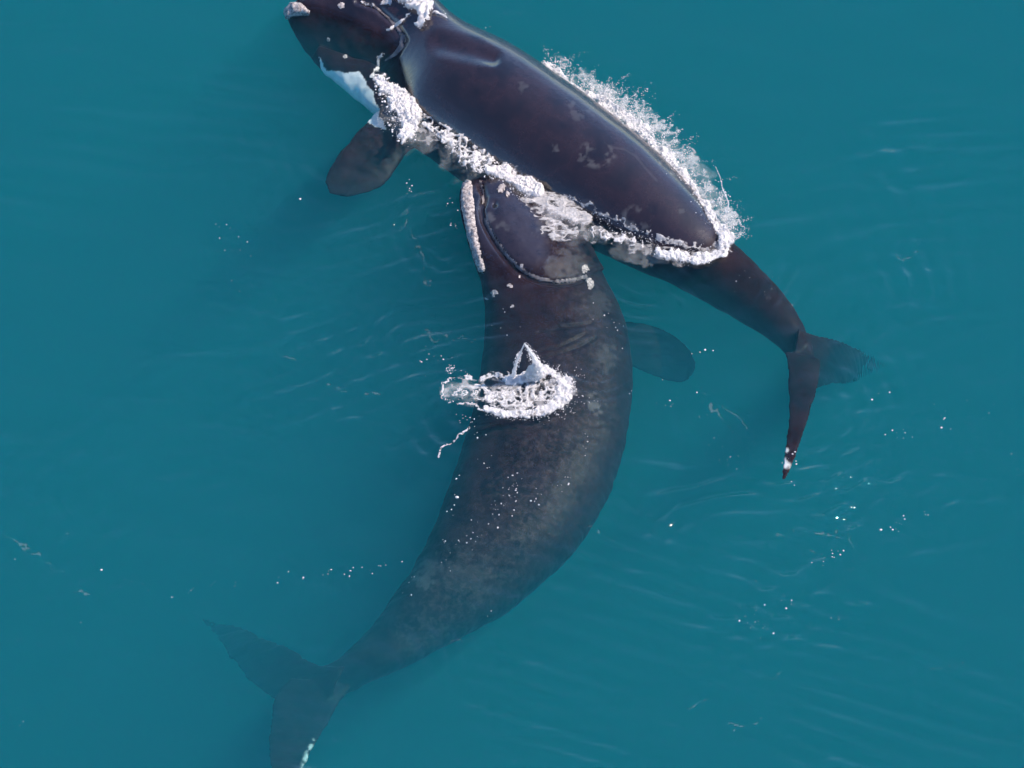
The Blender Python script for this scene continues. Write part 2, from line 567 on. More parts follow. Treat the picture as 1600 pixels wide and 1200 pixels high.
# --- the whale whose back is out of the water --------------------------------------------
#    Lx,   Ly,   Rx,   Ry,   ztop, thick, dz       (L = near flank, R = far flank)
A_BODY = [
    (446, 22, 452, 8, -.12, .9, .05),
    (452, 42, 486, -14, .03, .60, .1),
    (478, 86, 548, -46, .10, .52, .1),
    (520, 132, 612, -50, .14, .52, .1),
    (574, 176, 664, -26, .22, .60, .08),
    (622, 210, 722, 30, .72, .90, .8),
    (672, 246, 790, 64, .92, .98, .8),
    (728, 286, 856, 106, .92, 1.0, .8),
    (790, 322, 930, 160, .84, 1.0, .8),
    (858, 356, 998, 214, .72, 1.0, .8),
    (930, 388, 1060, 274, .56, 1.0, .8),
    (1004, 420, 1108, 330, .30, 1.0, .8),
    (1070, 456, 1150, 380, -.02, .95, 0),
    (1126, 487, 1190, 420, -.16, .95, 0),
    (1180, 518, 1232, 468, -.28, 1.0, 0),
    (1214, 540, 1258, 512, -.45, .9, 0),
    (1232, 560, 1270, 540, -.55, .7, 0),
    (1246, 580, 1276, 566, -.62, .5, 0),
]
A_FLUKE_1 = [   # right lobe, sinking away
    (1248, 510, 1232, 600, -.55, .22, 0),
    (1266, 519, 1262, 612, -.8, .20, 0),
    (1304, 528, 1296, 602, -1.4, .16, 0),
    (1340, 541, 1328, 602, -2.2, .14, 0),
    (1368, 556, 1352, 590, -3.2, .14, 0),
    (1390, 571, 1384, 578, -4.2, .2, 0),
]
A_FLUKE_2 = [   # lobe that points down the picture, tip at the surface
    (1226, 548, 1284, 560, -.52, .24, 0),
    (1231, 584, 1280, 596, -.46, .24, 0),
    (1231, 617, 1274, 618, -.38, .26, 0),
    (1232, 650, 1265, 650, -.28, .28, 0),
    (1227, 690, 1252, 690, -.14, .3, 0),
    (1222, 724, 1241, 724, -.04, .3, 0),
    (1220, 750, 1228, 751, -.12, .4, 0),
]
A_FLIPPER = [
    (594, 166, 668, 222, -.55, .30, 0),
    (562, 198, 640, 238, -.38, .24, 0),
    (537, 230, 626, 258, -.42, .20, 0),
    (516, 258, 610, 280, -.50, .17, 0),
    (506, 284, 588, 298, -.58, .16, 0),
    (512, 304, 552, 308, -.64, .2, 0),
]
A_JAW = [      # lower jaw that shows white under the water
    (486, 92, 500, 70, -.45, .7, 0),
    (506, 116, 540, 84, -.34, .6, 0),
    (536, 142, 580, 98, -.30, .55, 0),
    (566, 166, 612, 122, -.32, .55, 0),
    (596, 190, 640, 160, -.4, .6, 0),
]
def shape_a(w):
    P = w.px
    h = np.zeros(len(P))
    f = w.face > 0
    # hollow behind the head where the blow holes lie, and the fold in front of the back
    d, r, t = seg_field(P, [(688, 68, 26), (740, 80, 26), (770, 90, 18)])
    h -= f * .10 * smooth01(1 - d)
    d, r, t = seg_field(P, [(560, 2, 10), (590, 12, 10), (618, 38, 11), (630, 62, 11), (612, 90, 11), (588, 112, 11)])
    h -= f * .06 * smooth01(1 - d)
    c = w.co
    h += .030 * (fbm(c[:, 0] * .8, c[:, 1] * .8, c[:, 2] * .8, octaves=3) - .5)
    # lumpy head
    hd = smooth01((640 - P[:, 0]) / 60)
    h += hd * .10 * (fbm(c[:, 0] * 2.2, c[:, 1] * 2.2, c[:, 2] * 2.2, octaves=3, seed=4) - .5)
    return h

wa = Whale([dict(rows=A_BODY, n=110, seg=48), dict(rows=A_FLUKE_1, n=40, seg=24), dict(rows=A_FLUKE_2, n=40, seg=24),
            dict(rows=A_FLIPPER, n=40, seg=24), dict(rows=A_JAW, n=40, seg=24)], M_SKIN_A,
           'dark whale with its smooth brown back arched out of the water and white chin', shape_a)

def blotch(w, x, y, r, amt, ragged=.6):
    d = np.hypot(w.px[:, 0] - x, w.px[:, 1] - y) / r
    c = w.co
    n = fbm(c[:, 0] * 9, c[:, 1] * 9, c[:, 2] * 9, octaves=3, seed=x)
    return amt * smooth01((1.15 - d + ragged * (n - .5) * 2) * 1.6)

# white chin patch on the near side of the jaw
cp = [(494, 96), (512, 102), (532, 108), (556, 110), (572, 122), (586, 140), (604, 200), (560, 180), (520, 150)]
wob = np.stack([fbm(wa.co[:, 0] * 2.5, wa.co[:, 1] * 2.5, octaves=3, seed=k) - .5 for k in (1.0, 21.0)], 1) * 34
wa.paint(np.where(in_poly(wa.px + wob, cp), 1.0, 0))
# round scars and scratches on the back
def arc(w, x, y, rx, ry, wid, amt, thr, seed):
    d = np.abs(np.hypot((w.px[:, 0] - x) / rx, (w.px[:, 1] - y) / ry) - 1) * min(rx, ry) / wid
    c = w.co
    n = fbm(c[:, 0] * 7, c[:, 1] * 7, c[:, 2] * 7, octaves=4, seed=seed, gain=.6)
    return amt * smooth01((n - thr) * 5) * smooth01(1.3 - d)
wa.paint(arc(wa, 930, 242, 23, 15, 7, .08, .50, 3.0))
wa.paint(arc(wa, 996, 340, 18, 14, 7, .075, .47, 9.0))
for (x, y, r, a) in [(868, 230, 5, .10), (908, 247, 4, .07), (934, 258, 5, .10), (951, 252, 5, .08), (903, 180, 9, .05), (894, 165, 6, .05), (815, 136, 7, .05),
                     (1030, 254, 4, .10), (1050, 272, 4, .06), (916, 316, 7, .03), (872, 284, 4, .05), (922, 172, 7, .04), (1066, 330, 5, .04)]:
    wa.paint(blotch(wa, x, y, r, a * .75, 1.3))
wa.paint(wa.stroke([(955, 230, 2), (975, 233, 2), (992, 243, 2), (1008, 262, 2), (1026, 282, 2)]) * .03)
# pale blotches at the fluke tip
wa.paint(blotch(wa, 1226, 724, 9, .8)); wa.paint(blotch(wa, 1229, 704, 4, .7))
fl = in_poly(wa.px, [(600, 165), (650, 235), (600, 320), (480, 330), (480, 240)])
wa.mottle = np.where(fl, 1.6, wa.mottle)
wa.finish()
wa.patch('callosity', np.maximum(wa.stroke([(447, 24, 9), (456, 14, 13), (466, 14, 12), (482, 20, 5)]), 0), .11, M_CALLUS, 9,
         'pale crusted bonnet at the tip of the snout', facing=-.6)
for (x, y, r) in [(514, 62, 4), (534, 8, 7), (540, 88, 4)]:
    wa.patch('callosity', blotch(wa, x, y, r * .8, 1.0, .9), .03, M_CALLUS, 22)
wa.patch('head_crease', wa.stroke([(566, 2, 3), (588, 12, 3), (604, 26, 3), (618, 40, 4), (629, 56, 4.5), (627, 72, 5), (616, 86, 4), (604, 94, 3)]), .05, M_LIP, 10,
         'pale fold of skin between head and back')

# --- the whale lying on its side below it --------------------------------------------------
B_BODY = [
    (734, 280, 770, 272, -.05, .7, .25),
    (718, 296, 826, 284, .06, .50, .55),
    (718, 330, 876, 318, .12, .46, .75),
    (728, 370, 906, 356, .12, .46, .75),
    (741, 410, 926, 396, .10, .48, .70),
    (752, 446, 946, 430, .08, .52, .65),
    (757, 486, 966, 470, .05, .56, .60),
    (756, 530, 982, 516, .02, .58, .55),
    (750, 580, 989, 570, .00, .60, .55),
    (738, 640, 987, 634, -.03, .60, .55),
    (722, 700, 976, 700, -.07, .60, .55),
    (703, 762, 952, 770, -.16, .62, .60),
    (680, 822, 912, 840, -.30, .64, .60),
    (652, 880, 862, 896, -.55, .68, .50),
    (614, 936, 796, 952, -.88, .74, .4),
    (576, 986, 720, 996, -1.25, .80, .25),
    (544, 1018, 640, 1036, -1.45, .85, .1),
    (520, 1036, 576, 1066, -1.8, .8, .05),
    (494, 1046, 540, 1086, -2.0, .6, .05),
    (474, 1066, 508, 1100, -2.15, .4, .05),
]
B_FLUKE_1 = [
    (540, 1040, 500, 1118, -1.84, .24, 0),
    (496, 1038, 436, 1096, -2.12, .22, 0),
    (456, 1013, 398, 1070, -2.48, .18, 0),
    (416, 997, 365, 1034, -2.94, .16, 0),
    (374, 980, 338, 998, -3.50, .16, 0),
    (312, 964, 316, 972, -4.05, .2, 0),
]
B_FLUKE_2 = [
    (452, 1060, 548, 1074, -1.93, .22, 0),
    (430, 1096, 528, 1102, -1.93, .22, 0),
    (421, 1148, 501, 1148, -1.79, .20, 0),
    (421, 1198, 476, 1196, -1.47, .20, 0),
    (428, 1232, 456, 1232, -1.20, .22, 0),
    (438, 1256, 444, 1256, -1.10, .3, 0),
]
B_FLIPPER = [
    (952, 500, 956, 578, -1.64, .22, 0),
    (990, 501, 988, 576, -1.73, .2, 0),
    (1020, 507, 1016, 588, -1.82, .17, 0),
    (1052, 522, 1046, 598, -2.01, .15, 0),
    (1078, 547, 1070, 598, -2.19, .15, 0),
    (1088, 566, 1080, 588, -2.37, .2, 0),
]
LIP = [(752, 290), (757, 306), (752, 326), (755, 346), (765, 366), (778, 386), (792, 404), (808, 420), (826, 432), (846, 439), (868, 442), (890, 440), (912, 434)]
def shape_b(w):
    P = w.px
    f = smooth01(w.face * 3)
    c = w.co
    h = np.zeros(len(P))
    # groove along the mouth line; the lower lip stands proud of it
    d, r, t = seg_field(P, [(x, y, 9) for x, y in LIP])
    h -= f * .085 * smooth01(1 - d)
    lip_side = in_poly(P, LIP + [(950, 420), (930, 360), (900, 320), (840, 280), (770, 270)])
    d2, r2, t2 = seg_field(P, [(x, y, 50) for x, y in LIP])
    h += f * np.where(lip_side, .10 * smooth01(d2 * 1.5) , 0)
    # nostril-like hollow
    h -= f * .07 * smooth01(1 - np.hypot((P[:, 0] - 773) / 6, (P[:, 1] - 322) / 9))
    # folds in the neck
    for pts in ([(845, 560, 5), (870, 553, 6), (905, 542, 5), (930, 528, 4)], [(845, 548, 4), (880, 540, 4), (915, 522, 4)], [(840, 520, 4), (880, 510, 4), (925, 505, 4)]):
        d, r, t = seg_field(P, pts)
        h -= f * .035 * smooth01(1 - d)
    h += .05 * (fbm(c[:, 0] * .9, c[:, 1] * .9, c[:, 2] * .9, octaves=3, seed=2) - .5)
    h += f * .02 * (fbm(c[:, 0] * 4, c[:, 1] * 4, c[:, 2] * 4, octaves=3, seed=6) - .5)
    return h

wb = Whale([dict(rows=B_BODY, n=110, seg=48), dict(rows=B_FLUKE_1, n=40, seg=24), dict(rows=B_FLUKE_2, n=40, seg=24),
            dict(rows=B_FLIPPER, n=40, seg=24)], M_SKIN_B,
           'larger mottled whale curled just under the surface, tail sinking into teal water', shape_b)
for (x, y, r, a) in [(850, 352, 16, .05), (880, 410, 22, .08), (866, 424, 14, .08), (905, 415, 16, .07), (930, 634, 14, .14), (944, 560, 20, .05),
                     (660, 905, 14, .12), (672, 888, 16, .08), (766, 338, 7, .12), (786, 352, 9, .08), (930, 480, 24, .04), (730, 900, 40, .04)]:
    wb.paint(blotch(wb, x, y, r, a * .6, 1.2))
# mottle painted light where sun strikes the flank, dark on the shaded left
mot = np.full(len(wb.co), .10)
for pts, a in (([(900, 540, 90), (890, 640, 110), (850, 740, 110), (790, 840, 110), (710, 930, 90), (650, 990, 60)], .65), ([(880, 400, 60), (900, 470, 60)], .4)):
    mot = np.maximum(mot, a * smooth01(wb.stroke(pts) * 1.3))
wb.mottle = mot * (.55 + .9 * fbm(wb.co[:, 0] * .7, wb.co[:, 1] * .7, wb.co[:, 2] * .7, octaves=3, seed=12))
# broken white strip along the fluke edge
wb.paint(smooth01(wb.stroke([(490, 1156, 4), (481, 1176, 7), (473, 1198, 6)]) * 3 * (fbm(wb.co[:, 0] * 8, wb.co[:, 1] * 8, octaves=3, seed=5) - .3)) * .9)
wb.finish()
wb.patch('callosity', np.clip(wb.stroke([(729, 288, 10), (730, 318, 12), (734, 346, 10), (739, 372, 10), (745, 398, 8), (752, 420, 7)]) * (.4 + 1.2 * fbm(wb.co[:, 0] * 6, wb.co[:, 1] * 6, wb.co[:, 2] * 6, octaves=3)), 0, 1), .07, M_CALLUS, 15,
         'long pale crusted strip along the edge of the head', facing=.0)
for (x, y, r, h) in [(740, 366, 7, .10), (783, 295, 8, .10), (793, 303, 6, .07), (772, 458, 7, .08), (796, 447, 5, .05), (759, 467, 4, .06),
                     (922, 444, 10, .10), (914, 418, 8, .05), (812, 432, 3, .05), (800, 478, 4, .03), (815, 416, 5, .04), (802, 406, 4, .04), (866, 352, 6, .05)]:
    wb.patch('callosity', blotch(wb, x, y, r * .8, 1.0, .9), h * .55, M_CALLUS, 22)
wb.patch('lip_edge', wb.stroke([(x + 3, y - 2, 4.5) for x, y in LIP[3:]]), .035, M_LIP, 12, 'pale raised edge of the lower lip')
wb.patch('lip_edge', wb.stroke([(750, 284, 3), (756, 300, 3), (754, 318, 3)]), .05, M_LIP, 12)
wb.patch('eye', blotch(wb, 773, 322, 4, 1.0, .2), .02, M_EYE, 12)

# ------------------------------------------------------------------ foam
ICO_V = None
def ico():
    global ICO_V, ICO_F
    if ICO_V is None:
        b = bmesh.new(); bmesh.ops.create_icosphere(b, subdivisions=1, radius=1)
        b.verts.ensure_lookup_table()
        ICO_V = np.array([v.co[:] for v in b.verts]); ICO_F = np.array([[v.index for v in f.verts] for f in b.faces]); b.free()
    return ICO_V, ICO_F

class Foam:
    """white water: sheets of lumpy foam, flung drops, threads; one heap of stuff"""
    def __init__(self):
        self.V, self.F, self.B, self.n = [], [], [], 0
    def add(self, V, F, B=1.0):
        self.V.append(V); self.F.append(F + self.n); self.n += len(V)
        self.B.append(np.broadcast_to(B, (len(V),)))
    def sheet(self, strokes, cell=.013, thr=.5, lace=.6, freq=11.0, height=.12, base=0.0, seed=0.0, under=.02, stretch=(1, 1), warp=7.0, soft=.38, solid=1.3):
        """strokes: lists of (px, py, radius px)"""
        allp = np.array([p for s in strokes for p in s], float)
        rm = allp[:, 2].max() + 8
        c = [at(x, y, base) for x in (allp[:, 0].min() - rm, allp[:, 0].max() + rm) for y in (allp[:, 1].min() - rm, allp[:, 1].max() + rm)]
        c = np.array(c)
        xs = np.arange(c[:, 0].min(), c[:, 0].max(), cell); ys = np.arange(c[:, 1].min(), c[:, 1].max(), cell)
        X, Y = np.meshgrid(xs, ys)
        x, y = X.ravel(), Y.ravel()
        P = to_px(np.stack([x, y, np.full_like(x, base)], 1))
        P = P + warp * np.stack([fbm(x * 2.5, y * 2.5, octaves=4, seed=seed + 70, gain=.6) - .5, fbm(x * 2.5, y * 2.5, octaves=4, seed=seed + 90, gain=.6) - .5], 1) * 2
        m = np.zeros(len(x))
        for s in strokes:
            d, r, t = seg_field(P, s)
            m = np.maximum(m, np.clip(1 - d, 0, 1))
        nz = fbm(x * freq * stretch[0], y * freq * stretch[1], octaves=4, seed=seed)
        ridge = 1 - np.abs(2 * fbm(x * freq * .6 * stretch[0], y * freq * .6 * stretch[1], octaves=3, seed=seed + 40) - 1) * 2.2
        val = smooth01(m * 1.5) * (1 - lace) + lace * (ridge * .6 + nz * .4) * smooth01(m * 2.5)
        lift = val - thr
        keep = lift > -.03
        bil = np.abs(2 * fbm(x * 3.2, y * 3.2, octaves=2, seed=seed + 9) - 1)
        fine = fbm(x * 24 + seed, y * 24, octaves=2, gain=.7)
        z = base + ripple(x, y) - under + .45 * height * np.clip(lift / .3, 0, 1.3) ** .6 * (.2 + .55 * (1 - bil) ** 2 * smooth01(m * 2)) * (.5 + 1.0 * fine)
        # uneven, overhanging lumps
        x = x + .5 * cell * (vnoise(x * 40, y * 40) - .5); y = y + .5 * cell * (vnoise(x * 40 + 7, y * 40) - .5)
        ny, nx = X.shape
        idx = np.arange(nx * ny).reshape(ny, nx)
        F = np.stack([idx[:-1, :-1].ravel(), idx[:-1, 1:].ravel(), idx[1:, 1:].ravel(), idx[1:, :-1].ravel()], 1)
        F = F[np.all(keep[F], axis=1)]
        used, inv = np.unique(F.ravel(), return_inverse=True)
        if len(used) == 0:
            return
        Q = inv.reshape(-1, 4)
        T = np.vstack([Q[:, [0, 1, 2]], Q[:, [0, 2, 3]]])
        body = smooth01(lift / soft) * (.55 + .6 * nz) * solid
        self.add(np.stack([x, y, z], 1)[used], T, np.clip(body, 0, 1)[used])
    def on_skin(self, w, strokes, thr=.4, lace=.6, freq=9.0, height=.06, seed=0.0, soft=.3, solid=1.2, spray=0):
        """wash that lies on a whale's skin"""
        m = np.zeros(len(w.px))
        front = w.face > .05
        wob = np.stack([fbm(w.co[:, 0] * 2.5, w.co[:, 1] * 2.5, octaves=3, seed=seed + k) - .5 for k in (0, 30)], 1) * 18
        for s in strokes:
            d, r, t = seg_field(w.px + wob, s)
            m = np.maximum(m, np.where(front, np.clip(1 - d, 0, 1), 0))
        c = w.co
        nz = fbm(c[:, 0] * freq, c[:, 1] * freq, c[:, 2] * freq, octaves=3, seed=seed)
        ridge = 1 - np.abs(2 * fbm(c[:, 0] * freq * .6, c[:, 1] * freq * .6, c[:, 2] * freq * .6, octaves=3, seed=seed + 5) - 1) * 2.2
        lift = smooth01(m * 1.5) * (1 - lace) + lace * (ridge * .6 + nz * .4) * smooth01(m * 2.5) - thr
        q = w.quads[np.all((lift > -.03)[w.quads], axis=1)]
        if len(q) == 0:
            return
        used, inv = np.unique(q.ravel(), return_inverse=True)
        h = height * np.clip(lift[used] / .3, 0, 1.3) * (.3 + nz[used]) + .003
        Q = inv.reshape(-1, 4)
        self.add(c[used] + w.no[used] * h[:, None], np.vstack([Q[:, [0, 1, 2]], Q[:, [0, 2, 3]]]), np.clip(smooth01(lift[used] / soft) * (.5 + .7 * nz[used]) * solid, 0, 1))
        if spray:
            pick = rng.choice(used, spray, p=np.clip(lift[used] + .04, .001, None) / np.clip(lift[used] + .04, .001, None).sum())
            self.drops(c[pick] + w.no[pick] * np.abs(rng.normal(.03, .04, (spray, 1))) + rng.normal(0, .015, (spray, 3)), .003 + .014 * rng.uniform(0, 1, spray) ** 3)
    def drops(self, pts, radii, squash=1.0):
        v, f = ico()
        pts = np.asarray(pts); radii = np.asarray(radii)
        if len(pts) == 0:
            return
        k = len(pts)
        s = np.stack([radii * rng.uniform(.75, 1.3, k), radii * rng.uniform(.75, 1.3, k), radii * squash * rng.uniform(.8, 1.2, k)], 1)
        V = pts[:, None, :] + v[None] * s[:, None, :] * rng.uniform(.8, 1.2, (k, len(v), 1))
        F = (f[None] + (np.arange(k) * len(v))[:, None, None]).reshape(-1, 3)
        self.add(V.reshape(-1, 3), F)
    def spray(self, strokes, count, out, up, size=(.006, .02), reach=1.0, n=12, spread=.5):
        """ballistic threads of drops thrown from points along the strokes towards `out` (world xy) and up"""
        pts, rad = [], []
        for s in strokes:
            s = np.array(s, float)
            for _ in range(count):
                k = rng.uniform(0, len(s) - 1.001); i = int(k); q = s[i] + (s[i + 1] - s[i]) * (k - i)
                r = q[2] * rng.uniform(0, 1) ** .5; a = rng.uniform(0, 2 * np.pi)
                p0 = at(q[0] + r * np.cos(a), q[1] + r * np.sin(a), 0.0)
                o = np.array([out[0], out[1], 0]) * rng.uniform(.3, 1.2) * reach
                o = o + rng.normal(0, spread, 3) * np.array([1, 1, 0]) * reach * .5
                v = o + np.array([0, 0, up * rng.uniform(.35, 1.25)])
                T = rng.uniform(.5, 1.0)
                for t in np.linspace(.05, T, n):
                    if rng.uniform() < .3:
                        continue
                    g = p0 + v * t + np.array([0, 0, -up * .9 * t * t]) + rng.normal(0, .012 + .03 * t, 3)
                    if g[2] > -.01:
                        pts.append(g); rad.append(rng.uniform(*size) * (1.2 - .6 * t))
        self.drops(np.array(pts), np.array(rad))
    def scatter(self, strokes, count, size=(.008, .03), lift=.05, squash=.7, base=0.0):
        pts, rad = [], []
        for s in strokes:
            s = np.array(s, float)
            for _ in range(count):
                k = rng.uniform(0, len(s) - 1.001); i = int(k); q = s[i] + (s[i + 1] - s[i]) * (k - i)
                r = q[2] * rng.uniform(0, 1) ** .6; a = rng.uniform(0, 2 * np.pi)
                pts.append(at(q[0] + r * np.cos(a), q[1] + r * np.sin(a), base + abs(rng.normal(0, lift))))
                rad.append(.8 * (size[0] + (size[1] - size[0]) * rng.uniform() ** 4))
        self.drops(np.array(pts), np.array(rad), squash)
    def thread(self, path, radii, seg=7, jitter=.25, n=40):
        """knobbly strand of white water along 3-D points"""
        rows = np.array([list(p) + [0, r] for p, r in zip(path, radii)], float)
        S = catmull(np.column_stack([rows[:, :3], rows[:, 3], rows[:, 4]]), n)
        V = []
        for i, q in enumerate(S):
            a = S[max(i - 1, 0)][:3]; b = S[min(i + 1, n - 1)][:3]
            d = b - a; d = d / max(np.linalg.norm(d), 1e-9)
            u = np.cross(d, [0.31, .92, .24]); u /= np.linalg.norm(u); w = np.cross(d, u)
            for j in range(seg):
                an = 2 * np.pi * j / seg
                V.append(q[:3] + (u * np.cos(an) + w * np.sin(an)) * max(q[4], .004) * (1 + jitter * rng.normal()))
        F = []
        for i in range(n - 1):
            for j in range(seg):
                k = (j + 1) % seg
                a, b, c, d = i * seg + j, i * seg + k, (i + 1) * seg + k, (i + 1) * seg + j
                F += [(a, b, c), (a, c, d)]
        self.add(np.array(V), np.array(F), .62)
    def build(self, name, mat, label, cat='foam', kind='stuff'):
        o = mesh_obj(name, np.vstack(self.V), np.vstack(self.F), mat)
        o.data.attributes.new('body', 'FLOAT', 'POINT').data.foreach_set('value', np.concatenate(self.B).astype(np.float32))
        return tag(o, label, cat, kind=kind)

# far flank of the arched whale: thick bow of foam with threads of spray
f = Foam()
far = [(848, 98, 5), (862, 107, 10), (880, 122, 8), (902, 136, 12), (926, 154, 13), (956, 172, 16), (990, 193, 18), (1024, 225, 20), (1056, 264, 20),
       (1086, 303, 19), (1110, 335, 18), (1130, 360, 16), (1136, 376, 13)]
f.sheet([[(x, y, r * .85) for x, y, r in far]], height=.26, lace=.4, thr=.34, seed=1.0, warp=12)
f.sheet([[(x + 15, y - 11, r * 1.2) for x, y, r in far[3:]]], height=.08, lace=.88, thr=.46, seed=2.0, freq=9, warp=14, solid=.6)
f.scatter([far], 1600, (.004, .022), .16)
f.spray([[(x + 6, y - 5, r * .8) for x, y, r in far[4:9]]], 90, (.42, .36), 1.0, (.004, .011), n=26)
f.spray([[(x + 6, y - 5, r * .8) for x, y, r in far[8:]]], 55, (.34, .16), .7, (.004, .011), n=22)
f.spray([far[:5]], 40, (.2, .4), .8, (.004, .012), n=20)
p0 = at(1136, 330, 0)
f.thread([at(1132, 338, .1), at(1138, 318, .3), at(1130, 298, .5), at(1126, 280, .7), at(1118, 260, .9)], [.014, .012, .009, .006, .004], n=40, jitter=.6)
f.scatter([[(1126, 300, 8), (1134, 312, 10)]], 60, (.008, .025), .15)
f.build('sea_foam', M_FOAM, 'thick white foam and spray along the far flank of the arched back')

# collar of foam where the back dips under at the tail end
f = Foam()
col = [(1136, 370, 12), (1128, 390, 13), (1104, 400, 14), (1076, 402, 14), (1048, 396, 13), (1024, 392, 8)]
f.sheet([col], height=.20, lace=.5, thr=.36, seed=5.0, base=.06, warp=9)
f.scatter([col], 500, (.004, .02), .08, base=.06)
f.scatter([[(x - 6, y - 12, r) for x, y, r in col[1:]]], 60, (.004, .014), .03, base=.22)
f.sheet([[(1024, 388, 9), (1000, 380, 11), (978, 370, 11), (955, 370, 12), (930, 358, 12)]], height=.12, lace=.82, thr=.44, seed=6.0, base=.04, warp=12)
f.scatter([[(930, 346, 20), (960, 360, 22), (1000, 370, 18), (1030, 382, 8)]], 320, (.004, .016), .06, base=.05)
f.build('sea_foam', M_FOAM, 'curved white collar of foam where the arched back meets the tail stock')

# heap of foam behind the white chin
f = Foam()
f.sheet([[(596, 124, 12), (612, 144, 17), (630, 164, 25), (640, 190, 26), (632, 214, 16)]], height=.30, lace=.42, thr=.32, seed=8.0, warp=14)
f.sheet([[(646, 164, 18), (664, 180, 14), (678, 198, 12), (690, 210, 10)]], height=.14, lace=.7, thr=.42, seed=9.0)
f.scatter([[(596, 130, 14), (626, 170, 28), (634, 206, 26)]], 420, (.008, .04), .12)
f.scatter([[(590, 182, 8), (600, 200, 8)], [(680, 200, 10), (694, 216, 10)]], 60, (.006, .02), .04)
f.build('sea_foam', M_FOAM, 'bright heap of foam behind the white chin, above the dark flipper')

# broken white water between the two whales
f = Foam()
f.sheet([[(692, 206, 12), (714, 226, 26), (742, 242, 30), (770, 256, 26), (796, 266, 18)]], height=.20, lace=.8, thr=.42, seed=12.0, base=.08, warp=14)
f.sheet([[(768, 266, 15), (790, 270, 14)], [(800, 282, 14), (824, 290, 20), (842, 298, 14)]], height=.30, lace=.35, thr=.32, seed=13.0, base=.08)
f.scatter([[(704, 226, 12), (750, 254, 18), (790, 278, 16), (824, 300, 18)]], 700, (.004, .022), .10, base=.1)
f.build('sea_foam', M_FOAM, 'broken white water between the back and the head of the whale below')
f = Foam()
f.sheet([[(834, 302, 16), (860, 314, 22), (888, 328, 22), (918, 340, 12)]], height=.10, lace=.55, thr=.34, seed=14.0, base=.10, stretch=(.5, 1.4))
f.sheet([[(826, 320, 22), (850, 346, 26), (872, 360, 22), (896, 362, 14)]], height=.05, lace=.9, thr=.47, seed=15.0, base=.06, stretch=(.6, 1.2))
f.scatter([[(830, 320, 20), (870, 344, 22), (912, 350, 10)], [(838, 316, 8), (880, 322, 5), (914, 330, 5)]], 160, (.005, .016), .04)
f.build('sea_foam', M_LACE, 'pale streaked foam sliding off the lower whale beside its mouth')

# wash over the neck of the arched whale
f = Foam()
f.on_skin(wa, [[(618, -14, 22), (648, -4, 24), (664, 12, 16), (668, 28, 12), (656, 40, 9)]], thr=.36, lace=.6, height=.16, seed=18.0, spray=420)
f.on_skin(wa, [[(566, 0, 5), (590, 6, 6), (612, 4, 10)], [(604, 42, 3), (622, 36, 4), (640, 26, 4)], [(600, 92, 4), (588, 106, 5), (580, 122, 5)], [(672, 24, 4), (690, 28, 3), (700, 32, 2)]], thr=.42, lace=.7, height=.05, seed=19.0, spray=120)
f.build('sea_foam', M_FOAM, 'white wash over the neck between head and arched back')

# spill running down the near flank of the arched whale
f = Foam()
f.on_skin(wa, [[(664, 186, 7), (690, 206, 10), (720, 222, 12), (760, 246, 12), (800, 266, 12), (840, 284, 8)], [(880, 306, 5), (930, 330, 10), (980, 352, 10), (1030, 374, 9), (1090, 388, 8)]],
          thr=.50, lace=.85, height=.03, seed=61.0, solid=.8, freq=10, spray=420)
f.build('sea_foam', M_FOAM, 'beads and lace of water draining off the near flank of the arched back')

# splash standing on the back of the lower whale
f = Foam()
ring = [(735, 586, 4), (716, 590, 4), (700, 594, 4), (690, 604, 4), (690, 616, 5), (700, 626, 6), (718, 628, 5), (740, 632, 4), (762, 640, 9), (790, 648, 9), (826, 648, 10),
        (856, 640, 14), (878, 622, 17), (884, 602, 16), (868, 584, 10), (850, 578, 8)]
f.sheet([ring[8:]], height=.16, lace=.45, thr=.36, seed=22.0)
f.sheet([[(x, y, r * .75) for x, y, r in ring[:9]]], cell=.011, height=.04, lace=.85, thr=.46, seed=23.0, freq=13, warp=12)
f.sheet([[(764, 620, 14), (796, 624, 30), (836, 616, 34), (866, 610, 26)]], cell=.011, height=.08, lace=.8, thr=.36, seed=24.0, freq=13, warp=10, solid=1.1)
f.sheet([[(728, 586, 5), (750, 588, 6), (772, 586, 7), (794, 592, 12)], [(745, 596, 3), (756, 600, 4), (766, 612, 4)]], cell=.011, height=.05, lace=.72, thr=.42, seed=25.0, warp=6)
f.sheet([[(716, 608, 14), (742, 612, 16), (764, 620, 14)]], cell=.011, height=.04, lace=.9, thr=.50, seed=26.0, freq=15)
f.sheet([[(796, 596, 10), (822, 592, 16), (846, 586, 12)]], height=.24, lace=.3, thr=.3, seed=27.0)
f.scatter([ring[8:]], 900, (.004, .02), .10)
f.spray([ring[10:]], 40, (.3, -.1), .5, (.004, .01), n=14)
f.scatter([ring[:9]], 60, (.006, .02), .03)
f.scatter([[(700, 578, 8), (708, 574, 6)], [(890, 596, 10), (896, 612, 8)]], 40, (.008, .02), .05)
